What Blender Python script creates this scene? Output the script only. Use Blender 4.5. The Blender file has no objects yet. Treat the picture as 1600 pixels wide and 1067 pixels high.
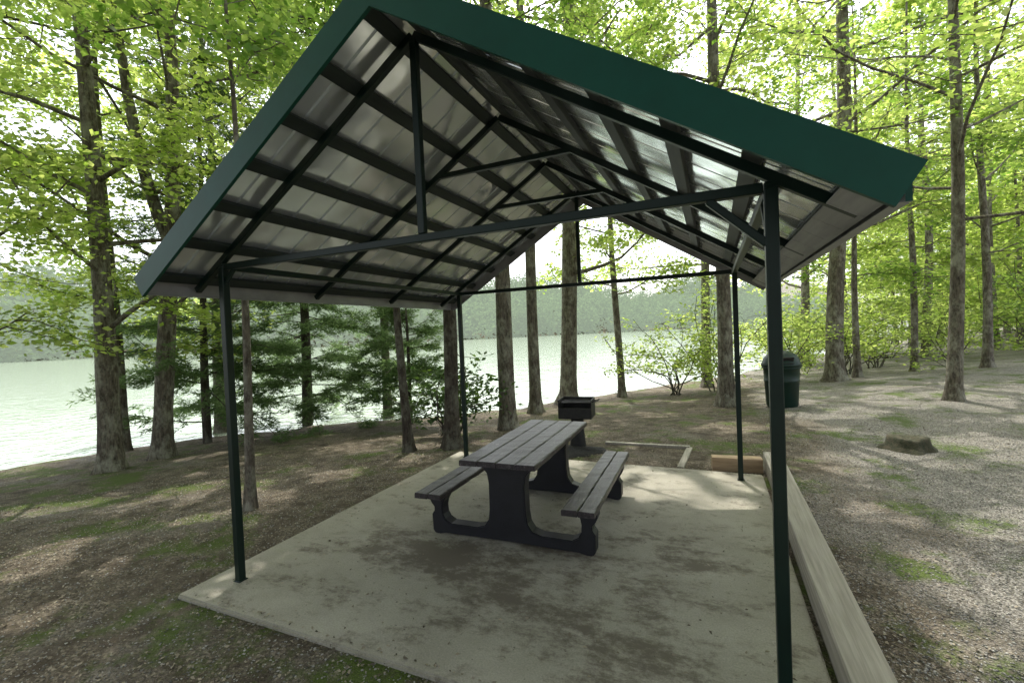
import bpy, bmesh, numpy as np, math, random
from mathutils import Matrix, Vector
random.seed(4)
RNG=np.random.default_rng(7)
SC=bpy.context.scene; COL=SC.collection
# ------------------------------------------------------------------ camera
CAM=np.array([3.3571,-2.2777,1.8098]); yaw,pit,rol=-0.4158,-0.0219,-0.0425
fw=np.array([math.sin(yaw)*math.cos(pit),math.cos(yaw)*math.cos(pit),math.sin(pit)])
r0=np.array([math.cos(yaw),-math.sin(yaw),0]);u0=np.cross(r0,fw)
rt=math.cos(rol)*r0+math.sin(rol)*u0;up=math.cos(rol)*u0-math.sin(rol)*r0
cd=bpy.data.cameras.new("camera"); cam=bpy.data.objects.new("camera",cd); COL.objects.link(cam)
M=Matrix.Identity(4)
for i in range(3):
    M[i][0]=rt[i];M[i][1]=up[i];M[i][2]=-fw[i];M[i][3]=CAM[i]
cam.matrix_world=M; cd.lens=710.2/1600*36; cd.sensor_width=36; cd.clip_end=3000; cd.clip_start=0.05
SC.camera=cam
# ------------------------------------------------------------------ light
W=bpy.data.worlds.new("World"); SC.world=W; W.use_nodes=True
nt=W.node_tree; bg=nt.nodes['Background']
sky=nt.nodes.new('ShaderNodeTexSky'); sky.sky_type='NISHITA'; sky.sun_disc=False
SUN=np.array([-.19,.47,1.0]); SUN/=np.linalg.norm(SUN)
sky.sun_elevation=math.asin(SUN[2]); sky.sun_rotation=math.atan2(SUN[0],SUN[1]); sky.dust_density=4.0; sky.air_density=1.0; sky.ozone_density=1.0
hs=nt.nodes.new('ShaderNodeHueSaturation'); hs.inputs['Saturation'].default_value=0.35; hs.inputs['Value'].default_value=3.2
nt.links.new(sky.outputs[0],hs.inputs['Color']); nt.links.new(hs.outputs[0],bg.inputs['Color']); bg.inputs['Strength'].default_value=0.15
sl=bpy.data.lights.new("sun",'SUN'); sl.energy=5.0; sl.angle=math.radians(.5); sl.color=(1,.95,.86)
so=bpy.data.objects.new("sun",sl); COL.objects.link(so); so.rotation_euler=Vector(SUN).to_track_quat('Z','Y').to_euler(); so.location=(0,0,30)
SC.view_settings.view_transform='Standard'; SC.view_settings.look='None'; SC.view_settings.exposure=0
# ------------------------------------------------------------------ materials
def newmat(n):
    m=bpy.data.materials.new(n); m.use_nodes=True; return m,m.node_tree,m.node_tree.nodes['Principled BSDF']
def N(t,k,**kw):
    n=t.nodes.new(k)
    for a,b in kw.items():
        if a.startswith('i_'):
            key=a[2:].replace('_',' ')
            n.inputs[int(key) if key.isdigit() else key].default_value=b
        else: setattr(n,a,b)
    return n
def ramp(t,src,stops):
    r=t.nodes.new('ShaderNodeValToRGB'); e=r.color_ramp.elements
    while len(e)<len(stops): e.new(.5)
    for el,(p,c) in zip(e,stops): el.position=p; el.color=(*c,1) if len(c)==3 else c
    t.links.new(src,r.inputs[0]); return r.outputs[0]
def mixc(t,f,a,b,mode='MIX'):
    m=t.nodes.new('ShaderNodeMix'); m.data_type='RGBA'; m.blend_type=mode
    for s,v in ((m.inputs[0],f),(m.inputs[6],a),(m.inputs[7],b)):
        if isinstance(v,(int,float)): s.default_value=v
        elif isinstance(v,tuple): s.default_value=(*v,1)
        else: t.links.new(v,s)
    return m.outputs[2]
def mth(t,op,a,b):
    n=t.nodes.new('ShaderNodeMath'); n.operation=op
    for s,v in zip(n.inputs,(a,b)):
        if isinstance(v,(int,float)): s.default_value=v
        else: t.links.new(v,s)
    return n.outputs[0]
def bump(t,b,h,strength=.5,dist=.02):
    n=t.nodes.new('ShaderNodeBump'); n.inputs['Strength'].default_value=strength; n.inputs['Distance'].default_value=dist
    t.links.new(h,n.inputs['Height']); t.links.new(n.outputs[0],b.inputs['Normal'])
def pos(t,scale=(1,1,1),loc=(0,0,0)):
    tc=t.nodes.new('ShaderNodeTexCoord'); mp=t.nodes.new('ShaderNodeMapping'); mp.inputs['Scale'].default_value=scale; mp.inputs['Location'].default_value=loc
    t.links.new(tc.outputs['Object'],mp.inputs[0]); return mp.outputs[0]
def noise(t,v,scale,detail=5,rough=.6):
    n=t.nodes.new('ShaderNodeTexNoise'); n.inputs['Scale'].default_value=scale; n.inputs['Detail'].default_value=detail; n.inputs['Roughness'].default_value=rough
    t.links.new(v,n.inputs['Vector']); return n.outputs['Fac']
def simple(name,c1,c2,rough=.5,metal=0,ns=8,bs=.2,bd=.005,scale=(1,1,1),spec=.5):
    m,t,b=newmat(name); v=pos(t,scale); f=noise(t,v,ns)
    t.links.new(ramp(t,f,[(.3,c1),(.7,c2)]),b.inputs['Base Color']); b.inputs['Roughness'].default_value=rough; b.inputs['Metallic'].default_value=metal
    b.inputs['Specular IOR Level'].default_value=spec
    if bs: bump(t,b,noise(t,v,ns*4),bs,bd)
    return m
def leafmat(name,dark,light,tdark,tlight,tf=.55,gloss=.05,haze=0):
    m=bpy.data.materials.new(name); m.use_nodes=True; t=m.node_tree
    for n in list(t.nodes): t.nodes.remove(n)
    out=N(t,'ShaderNodeOutputMaterial'); g=N(t,'ShaderNodeNewGeometry')
    f=g.outputs['Random Per Island']
    cd_=ramp(t,f,[(0,dark),(1,light)])
    df=N(t,'ShaderNodeBsdfDiffuse'); t.links.new(cd_,df.inputs[0]); last=df.outputs[0]
    if tf>0:
        ct=ramp(t,f,[(0,tdark),(1,tlight)]); tr=N(t,'ShaderNodeBsdfTranslucent'); t.links.new(ct,tr.inputs[0])
        mx=N(t,'ShaderNodeMixShader'); mx.inputs[0].default_value=tf; t.links.new(last,mx.inputs[1]); t.links.new(tr.outputs[0],mx.inputs[2]); last=mx.outputs[0]
    if gloss>0:
        gl=N(t,'ShaderNodeBsdfGlossy',i_Roughness=.4); gl.inputs[0].default_value=(.6,.65,.6,1)
        m2=N(t,'ShaderNodeMixShader'); m2.inputs[0].default_value=gloss; t.links.new(last,m2.inputs[1]); t.links.new(gl.outputs[0],m2.inputs[2]); last=m2.outputs[0]
    if haze>0:  # distance haze imitated by a pale glow mixed into the leaf shader
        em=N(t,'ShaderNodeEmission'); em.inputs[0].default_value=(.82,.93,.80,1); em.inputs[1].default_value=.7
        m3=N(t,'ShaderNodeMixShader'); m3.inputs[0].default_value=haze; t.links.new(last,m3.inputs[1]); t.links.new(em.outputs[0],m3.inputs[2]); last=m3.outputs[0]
    t.links.new(last,out.inputs[0]); return m
M_LEAF=leafmat("leaf_green",(.03,.06,.013),(.08,.12,.028),(.20,.38,.04),(.54,.70,.14),.62)
M_LEAFY=leafmat("leaf_yellow_green",(.045,.085,.013),(.10,.14,.03),(.38,.56,.07),(.80,.90,.26),.66)
M_LEAFD=leafmat("leaf_dark",(.02,.045,.015),(.05,.08,.025),(.06,.14,.02),(.16,.26,.04),.4)
M_NEEDLE=leafmat("needles",(.04,.075,.033),(.09,.14,.06),(.15,.24,.08),(.30,.42,.17),.5,0)
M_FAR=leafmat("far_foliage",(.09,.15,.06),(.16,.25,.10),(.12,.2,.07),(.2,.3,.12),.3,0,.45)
M_LITTER=leafmat("dry_leaves",(.07,.057,.042),(.40,.345,.265),(.1,.07,.04),(.25,.18,.1),.12,.03)
def barkmat(name,c1,c2,lich):
    m,t,b=newmat(name); v=pos(t,(1,1,.22)); v2=pos(t,(1,1,.6))
    f=noise(t,v,26,6,.7); c=ramp(t,f,[(.32,c1),(.68,c2)])
    l=ramp(t,noise(t,v2,5,5,.75),[(.46,(0,0,0)),(.62,(1,1,1))])
    t.links.new(mixc(t,l,c,mixc(t,f,(.12,.12,.1),lich)),b.inputs['Base Color']); b.inputs['Roughness'].default_value=.9; b.inputs['Specular IOR Level'].default_value=.2
    bump(t,b,f,1,.03); return m
M_BARK=barkmat("bark_grey_brown",(.03,.025,.02),(.2,.17,.135),(.42,.40,.32))
M_BARKD=barkmat("bark_dark",(.02,.016,.013),(.09,.073,.057),(.17,.16,.12))
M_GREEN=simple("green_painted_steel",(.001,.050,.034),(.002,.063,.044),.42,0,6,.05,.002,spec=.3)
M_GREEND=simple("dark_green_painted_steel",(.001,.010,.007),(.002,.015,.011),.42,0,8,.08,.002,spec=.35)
M_GREYTRIM=simple("bare_metal_trim",(.24,.24,.25),(.34,.34,.35),.45,.3,5,.05,.002)
M_PURLIN=simple("weathered_green_plank",(.006,.014,.012),(.018,.029,.026),.6,0,14,.3,.004,(1,.15,1))
M_PURLING=simple("weathered_grey_plank",(.02,.028,.026),(.055,.062,.06),.6,0,14,.3,.004,(1,.15,1))
def panelmat():
    m,t,b=newmat("galvanised_roof_sheet"); v=pos(t); f=noise(t,v,.9,3,.5)
    t.links.new(ramp(t,f,[(.3,(.84,.90,.97)),(.7,(.92,.97,1.0))]),b.inputs['Base Color']); b.inputs['Metallic'].default_value=.7
    f2=noise(t,v,1.6,3,.5); t.links.new(ramp(t,f2,[(.3,(.09,)*3),(.7,(.22,)*3)]),b.inputs['Roughness'])
    bump(t,b,noise(t,pos(t,(1,1,1)),2.6,1,.4),.5,.05); return m
M_PANEL=panelmat()
def woodmat(name,c1,c2,axis=(1,.08,1),ns=22,bs=.6):
    return simple(name,c1,c2,.75,0,ns,bs,.004,axis)
M_TIMBER=woodmat("weathered_timber",(.20,.18,.145),(.38,.35,.29),(1,.04,1),40,.5)
M_REDWOOD=woodmat("tan_timber",(.25,.17,.10),(.43,.31,.19),(.08,1,1))
M_GREYWOOD=woodmat("grey_soffit_boards",(.26,.26,.26),(.38,.38,.37))
def tablemat(name,c1,c2,c3):
    m,t,b=newmat(name); v=pos(t,(1,.07,1)); f=noise(t,v,38,6,.7); f3=noise(t,pos(t,(1,.35,1)),30,4,.8)
    c=ramp(t,f,[(.3,c1),(.65,c2)]); l=ramp(t,f3,[(.58,(0,)*3),(.72,(1,)*3)])
    t.links.new(mixc(t,l,c,c3),b.inputs['Base Color']); b.inputs['Roughness'].default_value=.38; bump(t,b,f,1.0,.007); return m
M_TABLE=tablemat("weathered_plastic_lumber",(.006,.005,.007),(.042,.032,.037),(.18,.15,.16))
M_LEG=simple("dark_plastic_leg",(.003,.0035,.006),(.008,.0085,.014),.5,0,9,.3,.004)
M_BLACK=simple("sooty_black_steel",(.005,.005,.005),(.02,.019,.018),.6,.2,14,.3,.003)
M_ASH=simple("ash_and_charcoal",(.006,.006,.006),(.03,.027,.025),.95,0,25,.8,.02)
M_CAN=simple("green_bin_plastic",(.002,.016,.011),(.004,.026,.018),.45,0,5,.05,.002,spec=.35)
M_STUMP=simple("old_stump_wood",(.022,.03,.012),(.10,.085,.055),.95,0,16,.9,.02)
def padmat():
    m,t,b=newmat("concrete_slab"); v=pos(t)
    f=noise(t,v,1.3,6,.7); c=ramp(t,f,[(.3,(.28,.262,.21)),(.7,(.41,.385,.32))])
    fine=ramp(t,noise(t,v,90,3,.8),[(.3,(.7,)*3),(.7,(1.1,)*3)])
    c=mixc(t,1.0,c,fine,'MULTIPLY')
    n0=noise(t,pos(t,(1.0,1.5,1),(3.1,.4,0)),2.6,11,.82); acc=n0
    for (cx_,cy_,rx,ry,w_) in ((1.15,.85,1.1,.42,.2),(2.0,.5,.8,.45,.14),(2.9,.2,.5,.6,.17),(3.0,1.4,.6,.8,.11),(1.9,1.3,.9,.5,.13)):
        g=N(t,'ShaderNodeTexGradient',gradient_type='SPHERICAL'); t.links.new(pos(t,(1/rx,1/ry,.01),(-cx_/rx,-cy_/ry,0)),g.inputs[0])
        acc=mth(t,'ADD',acc,mth(t,'MULTIPLY',g.outputs[1],w_))
    st=ramp(t,acc,[(.52,(0,)*3),(.64,(.85,)*3)])
    c=mixc(t,st,c,(.10,.08,.058))
    bits=ramp(t,noise(t,v,14,4,.8),[(.64,(0,)*3),(.69,(.85,)*3)])
    c=mixc(t,bits,c,(.065,.05,.036))
    t.links.new(c,b.inputs['Base Color']); b.inputs['Roughness'].default_value=.85; bump(t,b,noise(t,v,120,3,.7),.35,.003); return m
M_PAD=padmat()
def groundmat():
    m,t,b=newmat("forest_floor"); v=pos(t)
    n1=noise(t,v,.55,6,.65); n2=noise(t,v,4,6,.75)
    vo=N(t,'ShaderNodeTexVoronoi',i_Scale=75.0); t.links.new(v,vo.inputs['Vector'])
    vs=N(t,'ShaderNodeSeparateColor'); t.links.new(vo.outputs['Color'],vs.inputs[0])
    lit=ramp(t,vs.outputs[0],[(0,(.06,.05,.038)),(.5,(.145,.122,.093)),(1,(.32,.275,.215))])
    vo2=N(t,'ShaderNodeTexVoronoi',i_Scale=95.0); t.links.new(v,vo2.inputs['Vector'])
    vs2=N(t,'ShaderNodeSeparateColor'); t.links.new(vo2.outputs['Color'],vs2.inputs[0])
    grv=ramp(t,vs2.outputs[1],[(0,(.09,.083,.073)),(.5,(.21,.195,.172)),(1,(.42,.395,.36))])
    soil=ramp(t,n2,[(.3,(.055,.044,.032)),(.7,(.17,.14,.105))])
    c=mixc(t,ramp(t,n2,[(.42,(0,)*3),(.6,(1,)*3)]),soil,lit)
    sx=N(t,'ShaderNodeSeparateXYZ'); t.links.new(v,sx.inputs[0])
    mr=N(t,'ShaderNodeMapRange'); mr.inputs[1].default_value=3.9; mr.inputs[2].default_value=5.4; mr.inputs[4].default_value=.65; t.links.new(sx.outputs[0],mr.inputs[0])
    ad=N(t,'ShaderNodeMath',operation='MULTIPLY_ADD'); t.links.new(n1,ad.inputs[0]); ad.inputs[1].default_value=1.9; t.links.new(mr.outputs[0],ad.inputs[2])
    gm2=N(t,'ShaderNodeMapRange'); gm2.inputs[1].default_value=1.05; gm2.inputs[2].default_value=1.5; gm2.inputs[4].default_value=.92; t.links.new(ad.outputs[0],gm2.inputs[0])
    c=mixc(t,gm2.outputs[0],c,grv)
    mo=ramp(t,noise(t,pos(t,(1,1,1)),.9,6,.75),[(.52,(0,)*3),(.61,(.85,)*3)])
    c=mixc(t,mo,c,(.08,.12,.022))
    t.links.new(c,b.inputs['Base Color']); b.inputs['Roughness'].default_value=.95; b.inputs['Specular IOR Level'].default_value=.15
    h=N(t,'ShaderNodeMath',operation='ADD'); t.links.new(vo.outputs['Distance'],h.inputs[0]); t.links.new(n2,h.inputs[1])
    bump(t,b,h.outputs[0],.8,.02); return m
M_GROUND=groundmat()
M_STONE=leafmat("pebbles",(.08,.075,.068),(.44,.42,.385),(.1,.1,.1),(.2,.2,.2),0.0)
def watermat():
    m,t,b=newmat("lake_water"); b.inputs['Base Color'].default_value=(.30,.36,.27,1); b.inputs['Roughness'].default_value=.1; b.inputs['IOR'].default_value=1.45; b.inputs['Specular IOR Level'].default_value=1.0
    v=pos(t,(1,1,1)); n1=noise(t,v,2.6,3,.5); n2=noise(t,v,.5,2,.5)
    a=N(t,'ShaderNodeMath',operation='ADD'); t.links.new(n1,a.inputs[0]); t.links.new(n2,a.inputs[1]); bump(t,b,a.outputs[0],.26,.14); return m
M_WATER=watermat()
# ------------------------------------------------------------------ mesh helpers
def mk(name,V,F,mat,smooth=False,mats=None,mi=None):
    me=bpy.data.meshes.new(name); V=np.asarray(V,dtype=np.float32)
    if isinstance(F,np.ndarray):
        k=F.shape[1]; n=len(F); me.vertices.add(len(V)); me.vertices.foreach_set('co',V.ravel())
        me.loops.add(n*k); me.loops.foreach_set('vertex_index',F.ravel().astype(np.int32))
        me.polygons.add(n); me.polygons.foreach_set('loop_start',np.arange(0,n*k,k,dtype=np.int32)); me.update(calc_edges=True); me.validate()
    else: me.from_pydata([tuple(map(float,v)) for v in V],[],F)
    for mm in (mats or [mat]): me.materials.append(mm)
    if mi is not None: me.polygons.foreach_set('material_index',np.asarray(mi,dtype=np.int32))
    if smooth: me.polygons.foreach_set('use_smooth',np.ones(len(me.polygons),dtype=bool))
    return me
def thing(name,label,cat,loc=(0,0,0),group=None,rz=0):
    e=bpy.data.objects.new(name,None); COL.objects.link(e); e.location=loc; e.rotation_euler[2]=rz; e["label"]=label; e["category"]=cat
    e.empty_display_size=.2
    if group: e["group"]=group
    return e
def part(name,me,parent,label=None):
    o=bpy.data.objects.new(name,me); COL.objects.link(o); o.parent=parent
    if label: o["label"]=label
    return o
def struct(name,me,kind="structure",label=None):
    o=bpy.data.objects.new(name,me); COL.objects.link(o); o["kind"]=kind
    if label: o["label"]=label
    return o
def tube(P,R,n=8,cap=True):
    P=np.asarray(P,float);k=len(P);T=np.gradient(P,axis=0);T/=np.linalg.norm(T,axis=1)[:,None]+1e-9
    ref=np.array([1,0,0.]) if abs(T[0][2])>.7 else np.array([0,0,1.])
    A=np.cross(T,ref);A/=np.linalg.norm(A,axis=1)[:,None]+1e-9;B=np.cross(T,A)
    th=np.linspace(0,2*np.pi,n,endpoint=False); R=np.asarray(R,float).reshape(k,-1)
    V=(P[:,None,:]+(A[:,None,:]*np.cos(th)[None,:,None]+B[:,None,:]*np.sin(th)[None,:,None])*R[:,:,None]).reshape(-1,3)
    i=np.arange(k-1)[:,None]*n;j=np.arange(n)[None,:];j2=(j+1)%n
    F=np.stack([i+j,i+j2,i+n+j2,i+n+j],-1).reshape(-1,4)
    return V,F
def join(parts):
    Vs=[];Fs=[];o=0
    for V,F in parts:
        Vs.append(V);Fs.append(F+o);o+=len(V)
    return np.concatenate(Vs),np.concatenate(Fs)
def boxmesh(name,boxes,mat,bev=.004):
    bm=bmesh.new()
    for p,q,w,h,u in boxes:
        p=Vector(p);q=Vector(q);d=(q-p).normalized();u=Vector(u);s=d.cross(u).normalized();u=s.cross(d).normalized()
        vs=[bm.verts.new(a+s*sx*w/2+u*sz*h/2) for a in (p,q) for sx,sz in ((-1,-1),(1,-1),(1,1),(-1,1))]
        for f in ((3,2,1,0),(4,5,6,7),(0,1,5,4),(1,2,6,5),(2,3,7,6),(3,0,4,7)): bm.faces.new([vs[i] for i in f])
    if bev: bmesh.ops.bevel(bm,geom=bm.edges[:],offset=bev,segments=1,affect='EDGES')
    bmesh.ops.recalc_face_normals(bm,faces=bm.faces[:])
    me=bpy.data.meshes.new(name); bm.to_mesh(me); bm.free()
    for mm in (mat if isinstance(mat,list) else [mat]): me.materials.append(mm)
    return me
def extrude_outline(name,pts,thick,mat,plane='xz',bev=.008):
    bm=bmesh.new(); vs=[bm.verts.new((x,-thick/2,z)) for x,z in pts]; f=bm.faces.new(vs)
    r=bmesh.ops.extrude_face_region(bm,geom=[f]); bmesh.ops.translate(bm,verts=[v for v in r['geom'] if isinstance(v,bmesh.types.BMVert)],vec=(0,thick,0))
    bmesh.ops.recalc_face_normals(bm,faces=bm.faces[:])
    ed=[e for e in bm.edges if len(e.link_faces)==2 and e.calc_face_angle(0)>.9]
    if bev: bmesh.ops.bevel(bm,geom=ed,offset=bev,segments=2,affect='EDGES')
    me=bpy.data.meshes.new(name); bm.to_mesh(me); bm.free(); me.materials.append(mat); return me
def lathe(prof,n=32):
    th=np.linspace(0,2*np.pi,n,endpoint=False)
    V=np.array([[r*math.cos(a),r*math.sin(a),z] for r,z in prof for a in th]); k=len(prof)
    i=np.arange(k-1)[:,None]*n;j=np.arange(n)[None,:];j2=(j+1)%n
    return V,np.stack([i+j,i+j2,i+n+j2,i+n+j],-1).reshape(-1,4)
# ------------------------------------------------------------------ terrain
NX,NY=-.77,.638; SX,SY=.638,.77
def shore(s): return np.interp(s,[-60,-10,-4.9,-3.1,.85,4.6,12,20,40,200],[2,7.6,9.0,9.86,10.1,8.8,9.1,10.5,15,70])
def G(x,y):
    x=np.asarray(x,float);y=np.asarray(y,float)
    t=NX*x+NY*y;s=SX*x+SY*y;ts=shore(s);q=(t-1.5)/(ts-1.5)
    z=-.03-.57*np.clip(q,0,1)-np.clip((t-ts)*.25,0,3.5)
    b=.025*np.sin(1.3*x+.7*y)*np.cos(1.1*y-.4*x)+.012*np.sin(3.7*x+1)*np.sin(3.1*y)
    far=np.clip((np.hypot(x-2,y-2)-3)/3,0,1); z=z+b*far
    z=z+.2*np.clip((x-6)/8,0,1)*np.clip((y-4)/8,0,1)
    hill=np.clip((t-165)/110,0,1); z=z+hill*hill*(3-2*hill)*(24+9*np.sin(s*.017+1)+6*np.sin(s*.047))+np.clip((t-148)/20,0,1)*3.6
    pad=(x>-.25)&(x<3.85)&(y>-.27)&(y<3.73); z=np.where(pad,-.1,z)
    return z
def axis(a,b,n,far):
    st=(b-a)/n; e=[];d=st;v=b
    while v<far: d*=1.13; d=min(d,14); v+=d; e.append(v)
    l=[];d=st;v=a
    while v>-far: d*=1.13; d=min(d,14); v-=d; l.append(v)
    return np.array(l[::-1]+list(np.linspace(a,b,n))+e)
gx=axis(-11,12,230,620);gy=axis(-5,18,230,620)
X,Y=np.meshgrid(gx,gy); V=np.stack([X,Y,G(X,Y)],-1).reshape(-1,3)
nx=len(gx);i=np.arange(len(gy)-1)[:,None]*nx;j=np.arange(nx-1)[None,:]
F=np.stack([i+j,i+j+1,i+nx+j+1,i+nx+j],-1).reshape(-1,4)
struct("ground",mk("ground",V,F,M_GROUND,True))
WV=[(-600,-600,-.6),(600,-600,-.6),(600,600,-.6),(-600,600,-.6)]
struct("lake_water",mk("lake_water",WV,[(0,1,2,3)],M_WATER))
# ------------------------------------------------------------------ leaves and trees
# gaps cut in the crowns along the sun's rays: sun reaches the ground at these spots (x, y, radius)
GAPS=[(2.9,3.0,.6),(3.5,2.6,.35),(2.2,3.3,.3),(3.4,3.3,.35),(-3.2,1.6,.5),(-2.2,-.3,.4),(-4.5,.6,.45),(-1.6,2.6,.35),(5.2,1.2,.4),(6.3,3.2,.6),(5.6,-.2,.5),(7.5,1.5,.6),(4.9,4.6,.5),(6.8,6.0,.7),(8.6,8.0,.9),(3.6,6.6,.6),(1.2,7.2,.6),(-1.8,.8,.25),(6.8,9.5,.9),(10,12,1.2),(-3.4,-.8,.3),(4.7,2.9,.3),(4.75,1.6,.25)]
rg_=np.random.default_rng(77)
while len(GAPS)<95:
    a,b=rg_.uniform(-8,3),rg_.uniform(-2,12)
    if -.6<a<4.2 and -1.5<b<3: continue
    GAPS.append((a,b,rg_.uniform(.08,.36)*(1+max(0,b)/14)))
while len(GAPS)<190:
    a,b=rg_.uniform(4.3,12),rg_.uniform(-2,13)
    GAPS.append((a,b,rg_.uniform(.08,.42)*(1+max(0,b)/12)))
def keep(P):
    bad=(P[:,0]>-1.2)&(P[:,0]<5.0)&(P[:,1]>-3.5)&(P[:,1]<4.9)&(P[:,2]<4.5)
    bad|=np.linalg.norm(P-CAM,axis=1)<3.0
    k=P[:,2]/SUN[2]; gx_=P[:,0]-SUN[0]*k; gy_=P[:,1]-SUN[1]*k
    fac=(1+.35*np.sin(7*gx_)*np.cos(6*gy_))**2
    for a,b,r in GAPS:
        bad|=(gx_-a)**2+(gy_-b)**2<r*r*fac
    return ~bad
def leaves(C,n,sig,size,flat=.6,aspect=.6,base=np.zeros(3),rng=RNG,filt=True,droop=0.15):
    C=np.repeat(C,n,axis=0); P=C+rng.normal(size=C.shape)*np.array(sig)
    if filt: P=P[keep(P)]
    m=len(P)
    nn=rng.normal(size=(m,3))*flat+np.array([0,0,1.]);nn/=np.linalg.norm(nn,axis=1)[:,None]
    a=rng.uniform(0,2*np.pi,m);d=np.stack([np.cos(a),np.sin(a),-droop*np.ones(m)],1)
    d-=nn*(d*nn).sum(1)[:,None];d/=np.linalg.norm(d,axis=1)[:,None];w=np.cross(nn,d)
    L=(size*rng.uniform(.6,1.3,m))[:,None]; P=P-base
    V=np.stack([P,P+d*L*.45+w*L*aspect*.5+nn*L*.06,P+d*L,P+d*L*.45-w*L*aspect*.5+nn*L*.06],1).reshape(-1,3)
    F=np.arange(m*4).reshape(-1,4); return V,F
def branch(p,d,L,k=5,rise=.2,wob=.12,rng=RNG):
    P=[np.array(p,float)];d=np.array(d,float);d/=np.linalg.norm(d)
    for i in range(k):
        d=d+rng.normal(size=3)*wob+np.array([0,0,rise/k]);d/=np.linalg.norm(d);P.append(P[-1]+d*L/k)
    return np.array(P)
def build_tree(x,y,r,h,cb,cr,nl=14,lean=(0,0),leaf=.12,per=26,mat=None,bark=None,seed=1,world=True,twn=6,sig=(.23,.23,.10),cs=1.0,bend=.07,asp=.64,fork=None,taper=.8):
    rng=np.random.default_rng(seed); z0=float(G(x,y)) if world else 0.
    base=np.array([x,y,z0]) if world else np.zeros(3)
    zs=np.array([-.25,.0,.12,.35,.9,1.8,3,4.5,6,8,10,12.5,15,18,22]);zs=zs[zs<h];zs=np.append(zs,h)
    ph=rng.uniform(0,6,4)
    off=np.stack([lean[0]*zs/8+bend*np.sin(zs*.55+ph[0])-bend*math.sin(ph[0]),lean[1]*zs/8+bend*np.sin(zs*.5+ph[1])-bend*math.sin(ph[1]),zs],1)
    fl=np.array([1+.55*math.exp(-max(z,0)*4.5) for z in zs]); rad=r*(1-taper*np.clip(zs/h,0,1)**1.1)*fl
    n=14; th=np.linspace(0,2*np.pi,n,endpoint=False)
    lob=1+.16*np.exp(-np.clip(zs,0,9)*3)[:,None]*np.sin(th*4+ph[2])[None,:]+.03*rng.normal(size=(len(zs),n))
    tp=[tube(off,rad[:,None]*lob,n)]
    def at(z): return np.array([np.interp(z,zs,off[:,0]),np.interp(z,zs,off[:,1]),z])
    if fork:
        fz,fx,fy=fork; p=at(fz); FP=np.array([p,p+[fx*.25,fy*.25,.6],p+[fx*.5,fy*.5,1.5],p+[fx*.75,fy*.75,3],p+[fx,fy,5.5],p+[fx*1.1,fy*1.1,8]])
        tp.append(tube(FP,(r*np.array([.72,.66,.6,.52,.4,.2]))[:,None],10))
    Cs=[]
    for i in range(nl):
        f=(i+rng.uniform(.1,.9))/nl; z=cb+(h*.96-cb)*f
        prof=(.55+.45*math.sin(min(1,f*1.3+.15)*math.pi*.6))*(1-.6*max(0,f-.6)/.4)
        L=cr*prof*rng.uniform(.75,1.2); a=i*2.4+rng.uniform(-.5,.5)
        p=at(z); B=branch(p,(math.cos(a),math.sin(a),rng.uniform(.1,.5)),L,5,.15,.16,rng)
        rb=max(.016,r*.3*(1-.6*f))*min(1,L/3.0)
        tp.append(tube(B,np.linspace(rb,.009,6)[:,None],6))
        for k in range(twn):
            q=rng.uniform(.25,1)*5; i0=min(4,int(q)); s=B[i0]+(B[i0+1]-B[i0])*(q-i0)
            aa=a+rng.uniform(-1.4,1.4); T=branch(s,(math.cos(aa),math.sin(aa),rng.uniform(-.25,.35)),L*rng.uniform(.25,.55),4,-.2,.2,rng)
            tp.append(tube(T,np.linspace(.010,.004,5)[:,None]*max(1,leaf/.12),4))
            for c in (T[1],T[2],T[3],T[4]): Cs.append(c)
        Cs.append(B[-1]);Cs.append(B[3]);Cs.append(B[4])
    Cs=np.array(Cs)+base
    LV,LF=leaves(Cs,per,np.array(sig)*cs,leaf,base=base,rng=rng,filt=world,aspect=asp)
    TV,TF=join(tp)
    return base,mk("trunk",TV,TF,bark or M_BARK,True),mk("crown",LV,LF,mat or M_LEAF)
def tree(x,y,r,h,cb,cr,label,group="tall trees around the shelter",name="broadleaf_tree",**k):
    base,a,b=build_tree(x,y,r,h,cb,cr,**k)
    e=thing(name,label,"tree",tuple(base),group); part("trunk",a,e); part("crown",b,e); return e
R2=np.array([.915,.404])
L1="tall straight grey-barked tree on the lake bank"
L2="broadleaf tree on the leaf-covered forest floor"
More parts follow.
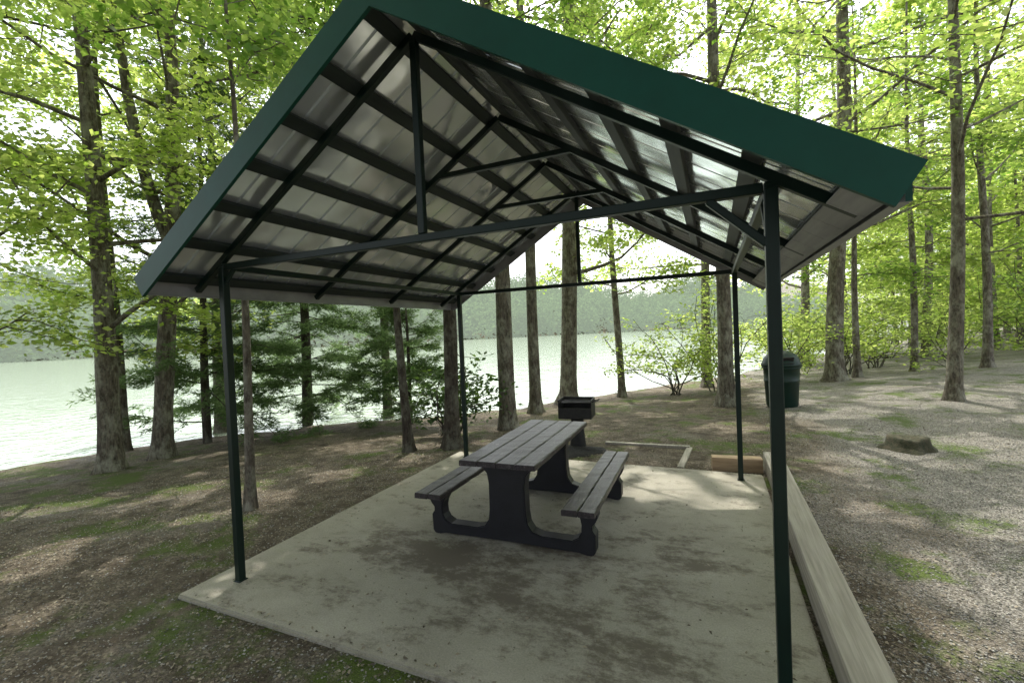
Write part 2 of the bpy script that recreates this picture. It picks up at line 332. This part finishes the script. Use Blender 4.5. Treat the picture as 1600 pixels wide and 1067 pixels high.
specs=[
 (1,-6.55,2.18,.17,15,2.2,3.9,0.0,L1,dict(mat=M_LEAFY,nl=22)),
 (2,-6.87,3.20,.17,16,2.7,4.1,.45,"tall grey tree with forked top beside the lake",dict(nl=23,mat=M_LEAFY,fork=(4.3,-.9,-.35))),
 (7,-.76,6.67,.18,18,5.3,4.6,-.12,L1,dict(nl=18,bend=.03,taper=.6)),
 (8,-1.07,9.17,.16,17,4.4,4.2,0.0,L1,dict(nl=17,mat=M_LEAFY,bend=.03,taper=.65)),
 (9,-.82,11.31,.25,19,3.9,4.8,.32,"stout grey-barked tree beside the charcoal grill",dict(nl=21,mat=M_LEAFY,bend=.03,taper=.5)),
 (10,.56,12.89,.12,13,3.0,3.6,-.05,"slim tree at the water's edge",dict(nl=18,mat=M_LEAFY)),
 (11,3.13,15.29,.16,17,3.3,4.2,.35,"slightly curved tree near the shore",dict(nl=18,mat=M_LEAFY,taper=.6)),
 (12,3.60,9.37,.17,17,5.0,5.2,0.0,"straight tree beside the green litter bin",dict(nl=19,bend=.03)),
 (13,6.87,14.96,.24,19,4.0,5.2,.35,"stout tree standing at the gravel edge",dict(nl=20,mat=M_LEAFY,taper=.6)),
 (14,7.65,15.78,.1,12,3.0,3.2,0.1,L2,dict(nl=12)),
 (15,7.87,9.93,.13,15,3.3,5.0,.15,"slender tree on the gravel near the stump",dict(nl=19,mat=M_LEAFY)),
 (16,9.43,16.81,.1,13,3.0,3.2,0.0,L2,dict(nl=12,mat=M_LEAFY)),
 (18,11.1,16.46,.12,14,3.2,3.6,-.1,L2,dict(nl=13)),
]
for n,x,y,r,h,cb,cr,ln,lab,kw in specs:
    d=math.hypot(x-CAM[0],y-CAM[1])
    tree(x,y,r,h,cb,cr,lab,lean=tuple(R2*ln),seed=n*7+1,leaf=.112 if d<13 else .145,per=37 if d<13 else 27,**kw)
for k,(x,y,r,h,cb,cr,mt,lf,pr_) in enumerate([(-7.8,.2,.15,13,1.4,3.7,M_LEAFY,.105,38),(-4.2,-4.5,.2,16,4.5,4.8,M_LEAF,.16,24),(10.2,4.4,.2,15,2.4,5.4,M_LEAFY,.115,36),(8.5,-1.5,.2,16,5,5.0,M_LEAF,.16,26),(-9.0,5.8,.14,15,2.6,3.6,M_LEAFY,.12,28),(-9.1,3.6,.11,12,2.2,2.8,M_LEAFY,.12,26),(-5.6,8.6,.13,14,3.6,3.6,M_LEAFY,.13,26),
    (4.5,-6.5,.2,17,3.5,5.2,M_LEAFD,.24,12),(.5,-6.0,.2,17,3.5,5.2,M_LEAFD,.24,12),(8,-6.5,.2,17,3.5,5,M_LEAFD,.24,12),(-3.5,-8.5,.2,17,3,5,M_LEAFD,.24,12),(2.5,-10.5,.2,18,2.5,5.4,M_LEAFD,.26,12),(12.5,-1,.2,17,3,5,M_LEAFD,.24,12),(6.5,-11,.2,18,2.5,5.4,M_LEAFD,.26,12)]):  # unseen trees behind the camera, added to block sky light from that side
    tree(x,y,r,h,cb,cr,"leafy tree with low spreading branches",seed=200+k,mat=mt,nl=20,leaf=lf,per=pr_)
tree(-1.43,1.13,.05,6.5,4.6,1.3,"thin mossy sapling beside the concrete slab",name="sapling",group="young trees",seed=31,nl=6,leaf=.1,per=16,bend=.05)
tree(-1.51,4.14,.075,9,5,2.2,"thin dark tree behind the shelter post",name="sapling",group="young trees",seed=33,nl=9,leaf=.11,per=16,bark=M_BARKD,lean=tuple(R2*-.1),bend=.05)
tree(-.85,4.47,.13,13,5,3.2,"dark-barked tree behind the shelter post",seed=34,nl=14,leaf=.12,per=22,bark=M_BARKD,bend=.05)
def conifer(x,y,r,h,label,seed,zb=.7,rad=3.0,nw=26,dens=1.0):
    rng=np.random.default_rng(seed); base=np.array([x,y,float(G(x,y))]); zs=np.linspace(-.2,h,12); ph=rng.uniform(0,6)
    off=np.stack([.08*np.sin(zs*.5+ph),.08*np.cos(zs*.4+ph),zs],1); tp=[tube(off,(r*(1-.92*np.clip(zs/h,0,1)))[:,None],10)]; Cs=[];Ds=[];Es=[]
    for i in range(nw):
        f=(i+.5)/nw; z=zb+(h-zb)*f**1.05
        for k in range(5):
            a=rng.uniform(0,6.28); L=rad*(1-f)**.75*rng.uniform(.5,1.2)+.25
            zz=max(zb,z+rng.uniform(-.5,.5))
            B=branch((np.interp(zz,zs,off[:,0]),np.interp(zz,zs,off[:,1]),zz),(math.cos(a),math.sin(a),rng.uniform(-.1,.4)),L,6,rng.uniform(-.6,0),.13,rng)
            tp.append(tube(B,np.linspace(.014*(1-f)+.005,.003,7)[:,None],5))
            m=int(L*15*dens)+4
            for q in rng.uniform(.1,1,m)*6:
                i0=min(5,int(q)); s=B[i0]+(B[i0+1]-B[i0])*(q-i0); aa=a+rng.choice([-1,1])*rng.uniform(.2,1.3)
                Lt=rng.uniform(.25,.6)*(1.2-q/6*.5); d=np.array([math.cos(aa),math.sin(aa),rng.uniform(-.5,.25)])
                n=int(Lt*70)+2; tt=rng.uniform(.1,1,n)[:,None]; Cs.append(s+d*Lt*tt+rng.normal(size=(n,3))*.016); Ds.append(np.full(n,aa)); Es.append(np.full(n,d[2]))
    P=np.concatenate(Cs); A=np.concatenate(Ds)+rng.normal(size=len(P))*.9; E=np.concatenate(Es); kp=keep(P+base);P=P[kp];A=A[kp];E=E[kp]; m=len(P)
    d=np.stack([np.cos(A),np.sin(A),E*.7+rng.normal(size=m)*.5],1); d/=np.linalg.norm(d,axis=1)[:,None]; w=np.cross(d,rng.normal(size=(m,3))); w/=np.linalg.norm(w,axis=1)[:,None]; L=rng.uniform(.09,.16,m)[:,None]
    V=np.stack([P,P+d*L*.5+w*.0095,P+d*L,P+d*L*.5-w*.0095],1).reshape(-1,3)
    e=thing("conifer_tree",label,"tree",tuple(base),"conifers on the lake bank"); TV,TF=join(tp)
    part("trunk",mk("trunk",TV,TF,M_BARKD,True),e); part("crown",mk("crown",V,np.arange(m*4).reshape(-1,4),M_NEEDLE),e)
conifer(-7.21,7.06,.15,12,"dark feathery conifer drooping over the shore",51,.5,3.6,24)
conifer(-7.7,4.7,.1,10.5,"young feathery conifer at the water's edge",52,.5,2.7,21)
conifer(-3.9,7.3,.07,4.2,"small feathery conifer by the shore",53,.4,1.9,10)
def build_shrub(x,y,h,w,seed,leaf=.12,mat=None,world=True,ns=9,per=26):
    rng=np.random.default_rng(seed); base=np.array([x,y,float(G(x,y))]) if world else np.zeros(3); tp=[];Cs=[]
    for i in range(ns):
        a=i*2.4+rng.uniform(-.4,.4); sp=rng.uniform(.2,.75)
        B=branch((rng.normal()*.12,rng.normal()*.12,-.05),(math.cos(a)*sp,math.sin(a)*sp,1),h*rng.uniform(.6,1.15),6,-.1,.26,rng); tp.append(tube(B,np.linspace(.022,.007,7)[:,None],5))
        for k in range(7):
            q=rng.uniform(.35,1)*6;i0=min(5,int(q)); s=B[i0]+(B[i0+1]-B[i0])*(q-i0); aa=rng.uniform(0,6.28)
            T=branch(s,(math.cos(aa),math.sin(aa),.2),w*.5*rng.uniform(.3,.8),3,0,.2,rng); tp.append(tube(T,np.linspace(.008,.004,4)[:,None],4)); Cs+= [T[2],T[3]]
    LV,LF=leaves(np.array(Cs)+base,per//2,(.2,.2,.1),leaf,base=base,rng=rng,aspect=.5,filt=world); TV,TF=join(tp)
    return base,mk("stem",TV,TF,M_BARKD,True),mk("foliage",LV,LF,mat or M_LEAF)
def shrub(x,y,h,w,label,seed,**k):
    b,a,c=build_shrub(x,y,h,w,seed,**k); e=thing("shrub",label,"shrub",tuple(b),"shrubs under the trees"); part("stem",a,e); part("foliage",c,e); return e
for k,(x,y,h,w,mt) in enumerate([(2.3,12.9,3.0,2.4,M_LEAFY),(3.6,13.6,3.2,2.4,M_LEAFY),(5.6,15.4,3.4,2.6,M_LEAFY),(7.6,17.4,3.2,2.6,M_LEAFY),(9.0,19.5,3.4,3,M_LEAFY),(11.8,20.4,3.4,3.2,M_LEAFY),(14.2,20,3.6,3.2,M_LEAF),(-1.6,5.6,2.0,1.4,M_LEAFD),(17.5,20,3.6,3.4,M_LEAFY),(6.4,19,3.2,2.6,M_LEAFY),(21,22,4,4,M_LEAFY),(16,25,4,4,M_LEAFY),(11,25,4,4,M_LEAFY),(24.5,27,4.5,4.5,M_LEAFY),(7.5,24,4,4,M_LEAFY),(28,26,4.5,4.5,M_LEAFY)]):
    shrub(x,y,h,w,"bushy green understory shrub on the forest floor",300+k,mat=mt,ns=10,per=38,leaf=.13 if y<21 else .2)
VAR=[]
for k in range(5):
    _,a,b=build_tree(0,0,[.14,.1,.18,.12,.2][k],[14,11,17,13,18][k],[2.0,1.4,3.0,1.6,3.2][k],[3.8,3.2,4.6,3.4,4.8][k],nl=17,leaf=.23,per=12,seed=400+k,world=False,mat=M_LEAFY,sig=(.36,.36,.17))
    VAR.append((a,b))
rng=np.random.default_rng(5); placed=[];tries=0
while len(placed)<54 and tries<6000:
    tries+=1; x=rng.uniform(-4,60);y=rng.uniform(18,62)
    d=np.array([x,y])-CAM[:2]; z=d@np.array([-.404,.915]);lat=d@R2
    if z<20 or lat/z>1.45 or lat/z<-.1: continue
    t=NX*x+NY*y;s=SX*x+SY*y
    if t>shore(s)-.8: continue
    if any((x-a)**2+(y-b)**2<(2.3+z*.04)**2 for a,b in placed): continue
    placed.append((x,y))
first={}
for k,(x,y) in enumerate(placed):
    v=k%5; z=float(G(x,y))
    e=thing("background_tree","slender broadleaf tree in the dense lakeside wood","tree",(x,y,z),"trees of the wood behind the clearing",rz=rng.uniform(0,6.28))
    sc=rng.uniform(.85,1.15); e.scale=(sc,sc,sc)
    if v not in first:
        first[v]=(part("trunk",VAR[v][0],e),part("crown",VAR[v][1],e))
    else:
        for o in first[v]:
            c=o.copy(); c.parent=e; COL.objects.link(c)
rng=np.random.default_rng(9); C=[]
for i in range(2600):
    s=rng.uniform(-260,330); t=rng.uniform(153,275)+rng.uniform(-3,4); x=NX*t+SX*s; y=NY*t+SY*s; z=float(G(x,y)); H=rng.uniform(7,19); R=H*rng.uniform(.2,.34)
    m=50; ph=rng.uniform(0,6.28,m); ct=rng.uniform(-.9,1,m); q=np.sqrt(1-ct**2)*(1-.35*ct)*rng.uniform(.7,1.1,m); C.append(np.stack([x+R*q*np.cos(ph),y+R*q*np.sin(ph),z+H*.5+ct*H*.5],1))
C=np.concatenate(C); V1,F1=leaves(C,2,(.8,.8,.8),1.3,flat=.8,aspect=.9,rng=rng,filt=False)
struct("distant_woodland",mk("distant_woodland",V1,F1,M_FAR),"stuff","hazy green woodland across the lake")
C=[]
for i in range(420):
    x=rng.uniform(-10,150);y=rng.uniform(45,180)
    t=NX*x+NY*y;s=SX*x+SY*y
    if t>shore(s)-2: continue
    H=rng.uniform(8,16);R=H*.3;m=110;ph=rng.uniform(0,6.28,m);ct=rng.uniform(-1,1,m);q=np.sqrt(1-ct**2)*rng.uniform(.5,1,m)
    C.append(np.stack([x+R*q*np.cos(ph),y+R*q*np.sin(ph),float(G(x,y))+H*.5+ct*H*.5],1))
C=np.concatenate(C);V1,F1=leaves(C,2,(.5,.5,.5),.9,flat=1.2,aspect=.8,rng=rng,filt=False)
struct("deep_wood",mk("deep_wood",V1,F1,M_LEAFY),"stuff","dense green wood behind the clearing")
# ------------------------------------------------------------------ ground cover
rng=np.random.default_rng(21)
def scatter(n,dmin,dmax,azlo,azhi,power=1.0):
    u=rng.uniform(0,1,n); d=dmin+(dmax-dmin)*u**power; a=rng.uniform(azlo,azhi,n)
    fx,fy=-.404,.915; x=CAM[0]+d*(np.cos(a)*fx+np.sin(a)*.915); y=CAM[1]+d*(np.cos(a)*fy+np.sin(a)*.404); return x,y
x,y=scatter(75000,.8,17,-1.0,1.0,1.1); onpad=(x>-.3)&(x<4.1)&(y>-.3)&(y<3.8)
t=NX*x+NY*y; ok=(~onpad)&(t<shore(SX*x+SY*y)-.2)
gravel=(x>4.1); ok&=~(gravel&(rng.uniform(size=len(x))<.35)); 
ok&=(np.sin(x*1.7+np.sin(y*1.3)*2)*np.cos(y*1.9-x*.6)+rng.normal(size=len(x))*.4)>-.25
x=x[ok];y=y[ok]; m=len(x)
def flatleaf(x,y,z,size,tilt=.35):
    m=len(x);P=np.stack([x,y,z],1);nn=rng.normal(size=(m,3))*tilt+np.array([0,0,1.]);nn/=np.linalg.norm(nn,axis=1)[:,None]
    a=rng.uniform(0,6.28,m);d=np.stack([np.cos(a),np.sin(a),np.zeros(m)],1);d-=nn*(d*nn).sum(1)[:,None];w=np.cross(nn,d);L=(size*rng.uniform(.5,1.4,m))[:,None]
    c=L*rng.uniform(-.05,.25,m)[:,None]
    return np.stack([P,P+d*L*.4+w*L*.32+nn*c,P+d*L,P+d*L*.55-w*L*.3+nn*c],1).reshape(-1,3),np.arange(m*4).reshape(-1,4)
V1,F1=flatleaf(x,y,G(x,y)+.006+rng.uniform(0,.01,m),.024)
struct("leaf_litter",mk("leaf_litter",V1,F1,M_LITTER),"stuff","dry brown fallen leaves")
xp=rng.uniform(-.2,3.8,520);yp=np.clip(rng.normal(1.2,1.8,520),-.25,3.7); V1,F1=flatleaf(xp,yp,.006+np.zeros(520),.024)
struct("slab_litter",mk("slab_litter",V1,F1,M_LITTER),"stuff","small dry leaf scraps on the slab")
def pebbles(x,y,sz):
    m=len(x);o=np.array([[1,0,0],[-1,0,0],[0,1,0],[0,-1,0],[0,0,1],[0,0,-1.]]);f=np.array([[0,2,4],[2,1,4],[1,3,4],[3,0,4],[2,0,5],[1,2,5],[3,1,5],[0,3,5]])
    S_=sz[:,None,None]*(o[None]*rng.uniform(.6,1.3,(m,6,1))+rng.normal(size=(m,6,3))*.18)*np.array([1,.8,.55])
    a=rng.uniform(0,6.28,m);c,s=np.cos(a)[:,None],np.sin(a)[:,None];Q=np.stack([S_[...,0]*c-S_[...,1]*s,S_[...,0]*s+S_[...,1]*c,S_[...,2]],-1)
    Q+=np.stack([x,y,G(x,y)+sz*.25],1)[:,None,:]; return Q.reshape(-1,3),(f[None]+np.arange(m)[:,None,None]*6).reshape(-1,3)
x,y=scatter(70000,.7,12,.2,1.05,1.15); ok=(x>4.12)&((np.sin(x*1.1+1+np.cos(y*.9))*np.cos(y*1.3)+rng.normal(size=len(x))*.4)>-.35); x=x[ok];y=y[ok]; x2,y2=scatter(26000,1,9,-1.1,.1,1.1); ok=~((x2>-.3)&(x2<4.1)&(y2>-.3)&(y2<3.8)); x=np.append(x,x2[ok]);y=np.append(y,y2[ok])
V1,F1=pebbles(x,y,rng.uniform(.003,.011,len(x)))
struct("gravel",mk("gravel",V1,F1,M_STONE),"stuff","loose grey gravel")
# ------------------------------------------------------------------ slab, timbers
bm=bmesh.new(); bmesh.ops.create_cube(bm,size=1)
for v in bm.verts: v.co=Vector((1.79+v.co.x*4.12,1.73+v.co.y*4.06,-.07+v.co.z*.14))
bmesh.ops.bevel(bm,geom=bm.edges[:],offset=.012,segments=2,affect='EDGES'); me=bpy.data.meshes.new("concrete_pavement"); bm.to_mesh(me);bm.free(); me.materials.append(M_PAD)
struct("concrete_pavement",me)
def timber(name,label,a,b,w,h,mat,cat="timber",group=None,rough=.006,seed=0):
    r=np.random.default_rng(seed); a=np.array(a,float);b=np.array(b,float);L=np.linalg.norm(b-a);d=(b-a)/L;n=max(3,int(L/.5)); s=np.array([-d[1],d[0],0.]);V=[];F=[]
    prof=[(-.5,0),(-.5,.94),(-.46,1),(.46,1),(.5,.94),(.5,0)]
    for i in range(n+1):
        for k,(px,pz) in enumerate(prof): V.append(d*L*i/n+s*(px*w+r.normal()*rough)+np.array([0,0,pz*h+r.normal()*rough*.6]))
    for i in range(n):
        for k in range(6): F.append((i*6+k,i*6+(k+1)%6,(i+1)*6+(k+1)%6,(i+1)*6+k))
    F.append(tuple(range(6)));F.append(tuple(reversed(range(n*6,n*6+6))))
    e=thing(name,label,cat,tuple(a),group); part("beam",mk("beam",V,F,mat),e); return e
timber("timber_edging","long weathered square timber bordering the slab",(3.97,-2.6,-.05),(4.0,4.25,-.05),.2,.2,M_TIMBER,group="timber edging",seed=1,rough=.001)
timber("timber_edging","thin weathered timber around the grill area",(1.75,4.9,-.07),(3.0,4.85,-.05),.08,.065,M_TIMBER,group="timber edging",seed=2,rough=.002)
timber("timber_edging","thin weathered timber around the grill area",(3.0,4.85,-.06),(2.93,3.82,-.06),.08,.06,M_TIMBER,group="timber edging",seed=3,rough=.002)
timber("cut_timber_block","short tan timber lying by the slab corner",(3.3,3.92,-.03),(3.86,3.98,-.03),.15,.17,M_REDWOOD,seed=4,rough=.003)
# ------------------------------------------------------------------ shelter
Wd,Dp,Hh,zr,sl_=3.6055,3.4920,2.3838,3.5682,.6302
os_,of,ob=.346,.362,.339
SH=thing("picnic_shelter","green steel picnic shelter with metal gable roof over the slab","shelter",(0,0,0))
cx=Wd/2
def zroof(x,o=0): return zr-sl_*abs(x-cx)+o
cs=math.cos(math.atan(sl_)); sn=math.sin(math.atan(sl_))
Z=(0,0,1)
for x in (0,Wd):
    for y in (0,Dp):
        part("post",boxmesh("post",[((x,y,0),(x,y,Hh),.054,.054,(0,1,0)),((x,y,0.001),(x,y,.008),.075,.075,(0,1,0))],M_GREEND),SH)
    part("eave_beam",boxmesh("eave_beam",[((x,-.02,Hh+.003),(x,Dp+.02,Hh+.003),.05,.045,Z)],M_GREEND),SH)
for y in (0,Dp):
    part("tie_beam",boxmesh("tie_beam",[((.03,y,Hh-.0),(Wd-.03,y,Hh-.0),.046,.046,Z)],M_GREEND),SH)
    part("king_post",boxmesh("king_post",[((cx,y,Hh+.025),(cx,y,zr-.02),.044,.044,(0,1,0))],M_GREEND),SH)
part("knee_brace",boxmesh("knee_brace",[((Wd-.02,0,Hh-.24),(Wd-.25,0,Hh-.02),.035,.035,(0,1,0))],M_GREEND),SH)
part("knee_brace",boxmesh("knee_brace",[((Wd,.02,Hh-.24),(Wd,.25,Hh-.02),.035,.035,(1,0,0))],M_GREEND),SH)
part("knee_brace",boxmesh("knee_brace",[((.02,0,Hh-.12),(.12,0,Hh-.02),.028,.028,(0,1,0))],M_GREEND),SH)
for y in (0.,Dp/3,2*Dp/3,Dp):
    for k in (-1,1):
        xe=cx+k*(cx+os_-.03)
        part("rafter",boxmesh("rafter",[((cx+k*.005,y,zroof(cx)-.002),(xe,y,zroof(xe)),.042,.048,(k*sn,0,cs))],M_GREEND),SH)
    if 0<y<Dp:
        zz=zr-.38; dx=(zr-zz)/sl_-.01
        part("collar_tie",boxmesh("collar_tie",[((cx-dx,y,zz),(cx+dx,y,zz),.04,.04,Z)],M_GREEND),SH)
SLOPE=(cx+os_)/cs
for k in (-1,1):
    for i in range(7):
        d=.1+i*(SLOPE-.2)/6; x=cx+k*d*cs; z=zroof(x)+.043
        part("purlin",boxmesh("purlin",[((x,-of+.01,z),(x,Dp+ob-.01,z),.088,.032,(k*sn,0,cs))],M_PURLIN if k<0 else M_PURLING),SH)
    V=[];F=[]; ys=[];hs_=[]
    y=-of
    while y<Dp+ob-.01:
        for a,b in ((0,0),(.195,0),(.2,.016),(.212,.016),(.217,0)):
            if y+a<Dp+ob: ys.append(y+a);hs_.append(b)
        y+=.23
    ys.append(Dp+ob);hs_.append(0)
    n=len(ys); segs=[0.003,.33,.66,1.0]
    for top in (0,1):
        for f in segs:
            for yy,hh in zip(ys,hs_):
                x=cx+k*f*(cx+os_); o=.068+hh+top*.004
                V.append((x,yy,zroof(x)+o/cs))
    for top in (0,1):
        for a in range(3):
            for b in range(n-1):
                i0=top*4*n+a*n+b; F.append((i0,i0+1,i0+n+1,i0+n))
    part("roof_sheet",mk("roof_sheet",V,F,M_PANEL),SH)
    for y,out in ((-of,-1),(Dp+ob,1)):
        lo=-.066*cs; hi=.105
        B=np.array([cx+k*(cx+os_),y,zroof(cx+os_+cx)]);nrm=np.array([k*sn,0,cs])
        a0=np.array([cx,y,zr+lo/cs]);a1=np.array([cx,y,zr+hi/cs]);b0=B+nrm*lo;b1=B+nrm*hi
        fwv=np.array([0,out*.022,0]); V=[a0,b0,b1,a1,a0+fwv,b0+fwv,b1+fwv,a1+fwv]
        inn=np.array([0,-out*.06,0]); V+=[a1+inn,b1+inn]
        F=[(0,1,2,3),(4,7,6,5),(0,4,5,1),(1,5,6,2),(3,2,9,8),(7,3,2,6)]
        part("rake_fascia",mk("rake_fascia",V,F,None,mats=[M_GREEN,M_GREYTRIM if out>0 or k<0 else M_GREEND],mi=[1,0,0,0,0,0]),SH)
    x=cx+k*(cx+os_+.002); zt=zroof(x)+.1; zb=zroof(x)-.03
    V=[(x,-of,zb),(x,Dp+ob,zb),(x,Dp+ob,zt),(x,-of,zt)];V+=[(a+k*.02,b,c) for a,b,c in V]; V+=[(x-k*.03,-of,zb),(x-k*.03,Dp+ob,zb)]
    F=[(0,1,2,3),(4,7,6,5),(0,4,5,1),(3,2,6,7),(0,3,7,4),(1,5,6,2),(0,1,9,8)]
    part("eave_fascia",mk("eave_fascia",V,F,None,mats=[M_GREYTRIM,M_GREEN],mi=[0,1,0,1,1,1,0]),SH)
bx=[]
for i in range(14):
    y0=-of+.03+i*.297; d=SLOPE-.10; x=cx+d*cs; z=zroof(x)-.02
    bx.append(((x,y0,z),(x,y0+.29,z),.15,.012,(sn,0,cs)))
part("soffit",boxmesh("soffit",bx,M_GREYWOOD,.002),SH)
part("ridge_cap",boxmesh("ridge_cap",[((cx-.09,-of-.02,zroof(cx-.09)+.128),(cx-.09,Dp+ob,zroof(cx-.09)+.128),.22,.004,(-sn,0,cs)),((cx+.09,-of-.02,zroof(cx+.09)+.132),(cx+.09,Dp+ob,zroof(cx+.09)+.132),.22,.004,(sn,0,cs))],M_GREEN,0),SH)
# ------------------------------------------------------------------ picnic table
TB=thing("picnic_table","dark weathered plastic-lumber picnic table on the concrete slab","picnic table",(1.6953,1.8823,0),rz=.0196)
L,wt,hb,bo,bw=1.75,.68,.43,.8,.26
def slab(name,x0,x1,n,z0,z1,L,seed,mat):
    r=np.random.default_rng(seed);bm=bmesh.new();gap=.006;w=(x1-x0-gap*(n-1))/n
    for i in range(n):
        a=x0+i*(w+gap); e0=-L/2+r.uniform(-.004,.004); e1=L/2+r.uniform(-.004,.004)
        m=24; vs=[]
        for j in range(m+1):
            y=e0+(e1-e0)*j/m
            vs.append([bm.verts.new((a+px*w+r.normal()*.0015,y,pz+r.normal()*.0012)) for px,pz in ((0,z0),(0,z1-.008),(.06,z1),(.94,z1),(1,z1-.008),(1,z0))])
        for j in range(m):
            for k in range(6): bm.faces.new((vs[j][k],vs[j][(k+1)%6],vs[j+1][(k+1)%6],vs[j+1][k]))
        bm.faces.new(vs[0][::-1]);bm.faces.new(vs[m])
    bmesh.ops.recalc_face_normals(bm,faces=bm.faces[:])
    me=bpy.data.meshes.new(name);bm.to_mesh(me);bm.free();me.materials.append(mat);return me
part("tabletop",slab("tabletop",-wt/2,wt/2,4,.705,.75,L,1,M_TABLE),TB)
part("bench_seat",slab("bench_seat",-bo,-bo+bw,2,hb-.045,hb,L,2,M_TABLE),TB)
part("bench_seat",slab("bench_seat",bo-bw,bo,2,hb-.045,hb,L,3,M_TABLE),TB)
h=[(.68,0),(.73,0),(.75,.03),(.755,.17),(.73,.205),(.73,.24),(.76,.275),(.775,.31),(.775,hb-.046),(.60,hb-.046),(.605,.34),(.635,.29),(.645,.24),(.64,.18),(.615,.135),(.56,.105),(.30,.105),(.22,.13),(.18,.19),(.168,.28),(.165,.5),(.18,.59),(.215,.635),(.25,.655),(.26,.704)]
out=[(x,z) for x,z in h]+[(-x,z) for x,z in h[::-1]]+[(-.62,.014),(0,.02),(.62,.014)]
lm=extrude_outline("leg",out,.12,M_LEG)
for y in (-L/2+.25,L/2-.25):
    o=part("leg",lm,TB); o.location=(0,y,0)
part("stretcher",boxmesh("stretcher",[((0,-L/2+.31,.62),(0,L/2-.31,.62),.09,.14,Z)],M_LEG),TB)
# ------------------------------------------------------------------ grill
GR=thing("charcoal_grill","black steel park grill on a post behind the table","grill",(1.38,4.6,float(G(1.38,4.6))),rz=.1)
w=[((-.25,0,.5),(.25,0,.5),.4,.012,Z),((-.25,-.2,.64),(-.25,.2,.64),.012,.28,Z),((.25,-.2,.64),(.25,.2,.64),.012,.28,Z),((-.25,.2,.64),(.25,.2,.64),.012,.28,Z),((-.25,-.2,.58),(.25,-.2,.58),.012,.16,Z)]
part("firebox",boxmesh("firebox",w,M_BLACK,.002),GR)
part("grate",boxmesh("grate",[((-.24,-.18+i*.03,.74),(.24,-.18+i*.03,.74),.008,.008,Z) for i in range(13)]+[((-.24,-.19,.733),(-.24,.19,.733),.01,.01,Z),((.24,-.19,.733),(.24,.19,.733),.01,.01,Z),((.24,-.12,.74),(.36,-.12,.77),.012,.012,Z),((.24,.02,.74),(.36,.02,.77),.012,.012,Z)],M_BLACK,0),GR)
V1,F1=lathe([(0.0,-.1),(.13,-.1),(.13,.0),(.1,.3),(.1,.49),(.12,.494)],20); part("post",mk("post",V1,F1,M_BLACK,True),GR)
def mound(name,label,cat,x,y,r,h,mat,seed):
    rg=np.random.default_rng(seed);n=28;V=[(0,0,h)];F=[];ks=7;ph=rg.uniform(0,6,3)
    for k in range(1,ks):
        for j in range(n):
            a=j/n*6.283;rr=r*k/(ks-1)*(1+.15*math.sin(3*a+ph[0])+.08*math.sin(7*a+ph[1]));V.append((rr*math.cos(a),rr*math.sin(a),h*(1-(k/(ks-1))**2)+rg.normal()*.004-.02*(k==ks-1)))
    for j in range(n): F.append((0,1+j,1+(j+1)%n))
    for k in range(1,ks-1):
        for j in range(n): a=1+(k-1)*n+j;b=1+(k-1)*n+(j+1)%n;F.append((a,a+n,b+n,b))
    return thing(name,label,cat,(x,y,float(G(x,y)))),mk(name,V,F,mat,True)
e,me=mound("ash_pile","thin black spread of ash and charcoal under the grill","ash",1.48,4.35,.42,.05,M_ASH,3); part("ash",me,e)
# ------------------------------------------------------------------ litter bin
BN=thing("litter_bin","dark green round litter bin with domed lid","bin",(4.71,9.18,float(G(4.71,9.18))),rz=.2)
pr=[(0,0),(.29,0),(.3,.03),(.31,.06),(.335,.55),(.345,.56),(.345,.6),(.337,.61),(.35,.84),(.375,.85),(.375,.88),(.0,.885)]
V1,F1=lathe(pr,36); part("body",mk("body",V1,F1,M_CAN,True),BN)
V1,F1=lathe([(.34,.88),(.385,.89),(.39,.93),(.37,.97),(.34,1.06),(.27,1.15),(.17,1.21),(.08,1.235),(0,1.24)],36); lid=part("lid",mk("lid",V1,F1,M_CAN,True),BN)
fl=boxmesh("flap",[((-.13,-.372,.97),(-.13+.26,-.372,.97),.03,.01,Z),((-.13,-.345,1.045),(.13,-.345,1.045),.02,.13,(0,-.5,1))],M_BLACK,.003); o=part("flap",fl,BN)
# ------------------------------------------------------------------ stump
def stump(x,y,r,h):
    rg=np.random.default_rng(8);n=40;lv=[(1.45,-.06),(1.25,.02),(1.08,.06),(1.0,h*.75),(.97,h),(.6,h+.005),(.25,h-.01)];V=[];F=[];ph=rg.uniform(0,6,4)
    for q,z in lv:
        for j in range(n):
            a=j/n*6.283;f=1+(.10*math.sin(4*a+ph[0])+.05*math.sin(7*a+ph[1]))*(1.3 if q>1.1 else .6);V.append((r*q*f*math.cos(a),r*q*f*math.sin(a),z+rg.normal()*.006+(.012*math.sin(2*a+ph[2]) if z>=h*.7 else 0)))
    for k in range(len(lv)-1):
        for j in range(n): F.append((k*n+j,k*n+(j+1)%n,(k+1)*n+(j+1)%n,(k+1)*n+j))
    F.append(tuple(range((len(lv)-1)*n,len(lv)*n)))
    e=thing("tree_stump","low dark mossy tree stump on the gravel","stump",(x,y,float(G(x,y)))); part("wood",mk("wood",V,F,M_STUMP,True),e)
stump(5.75,5.5,.22,.16)
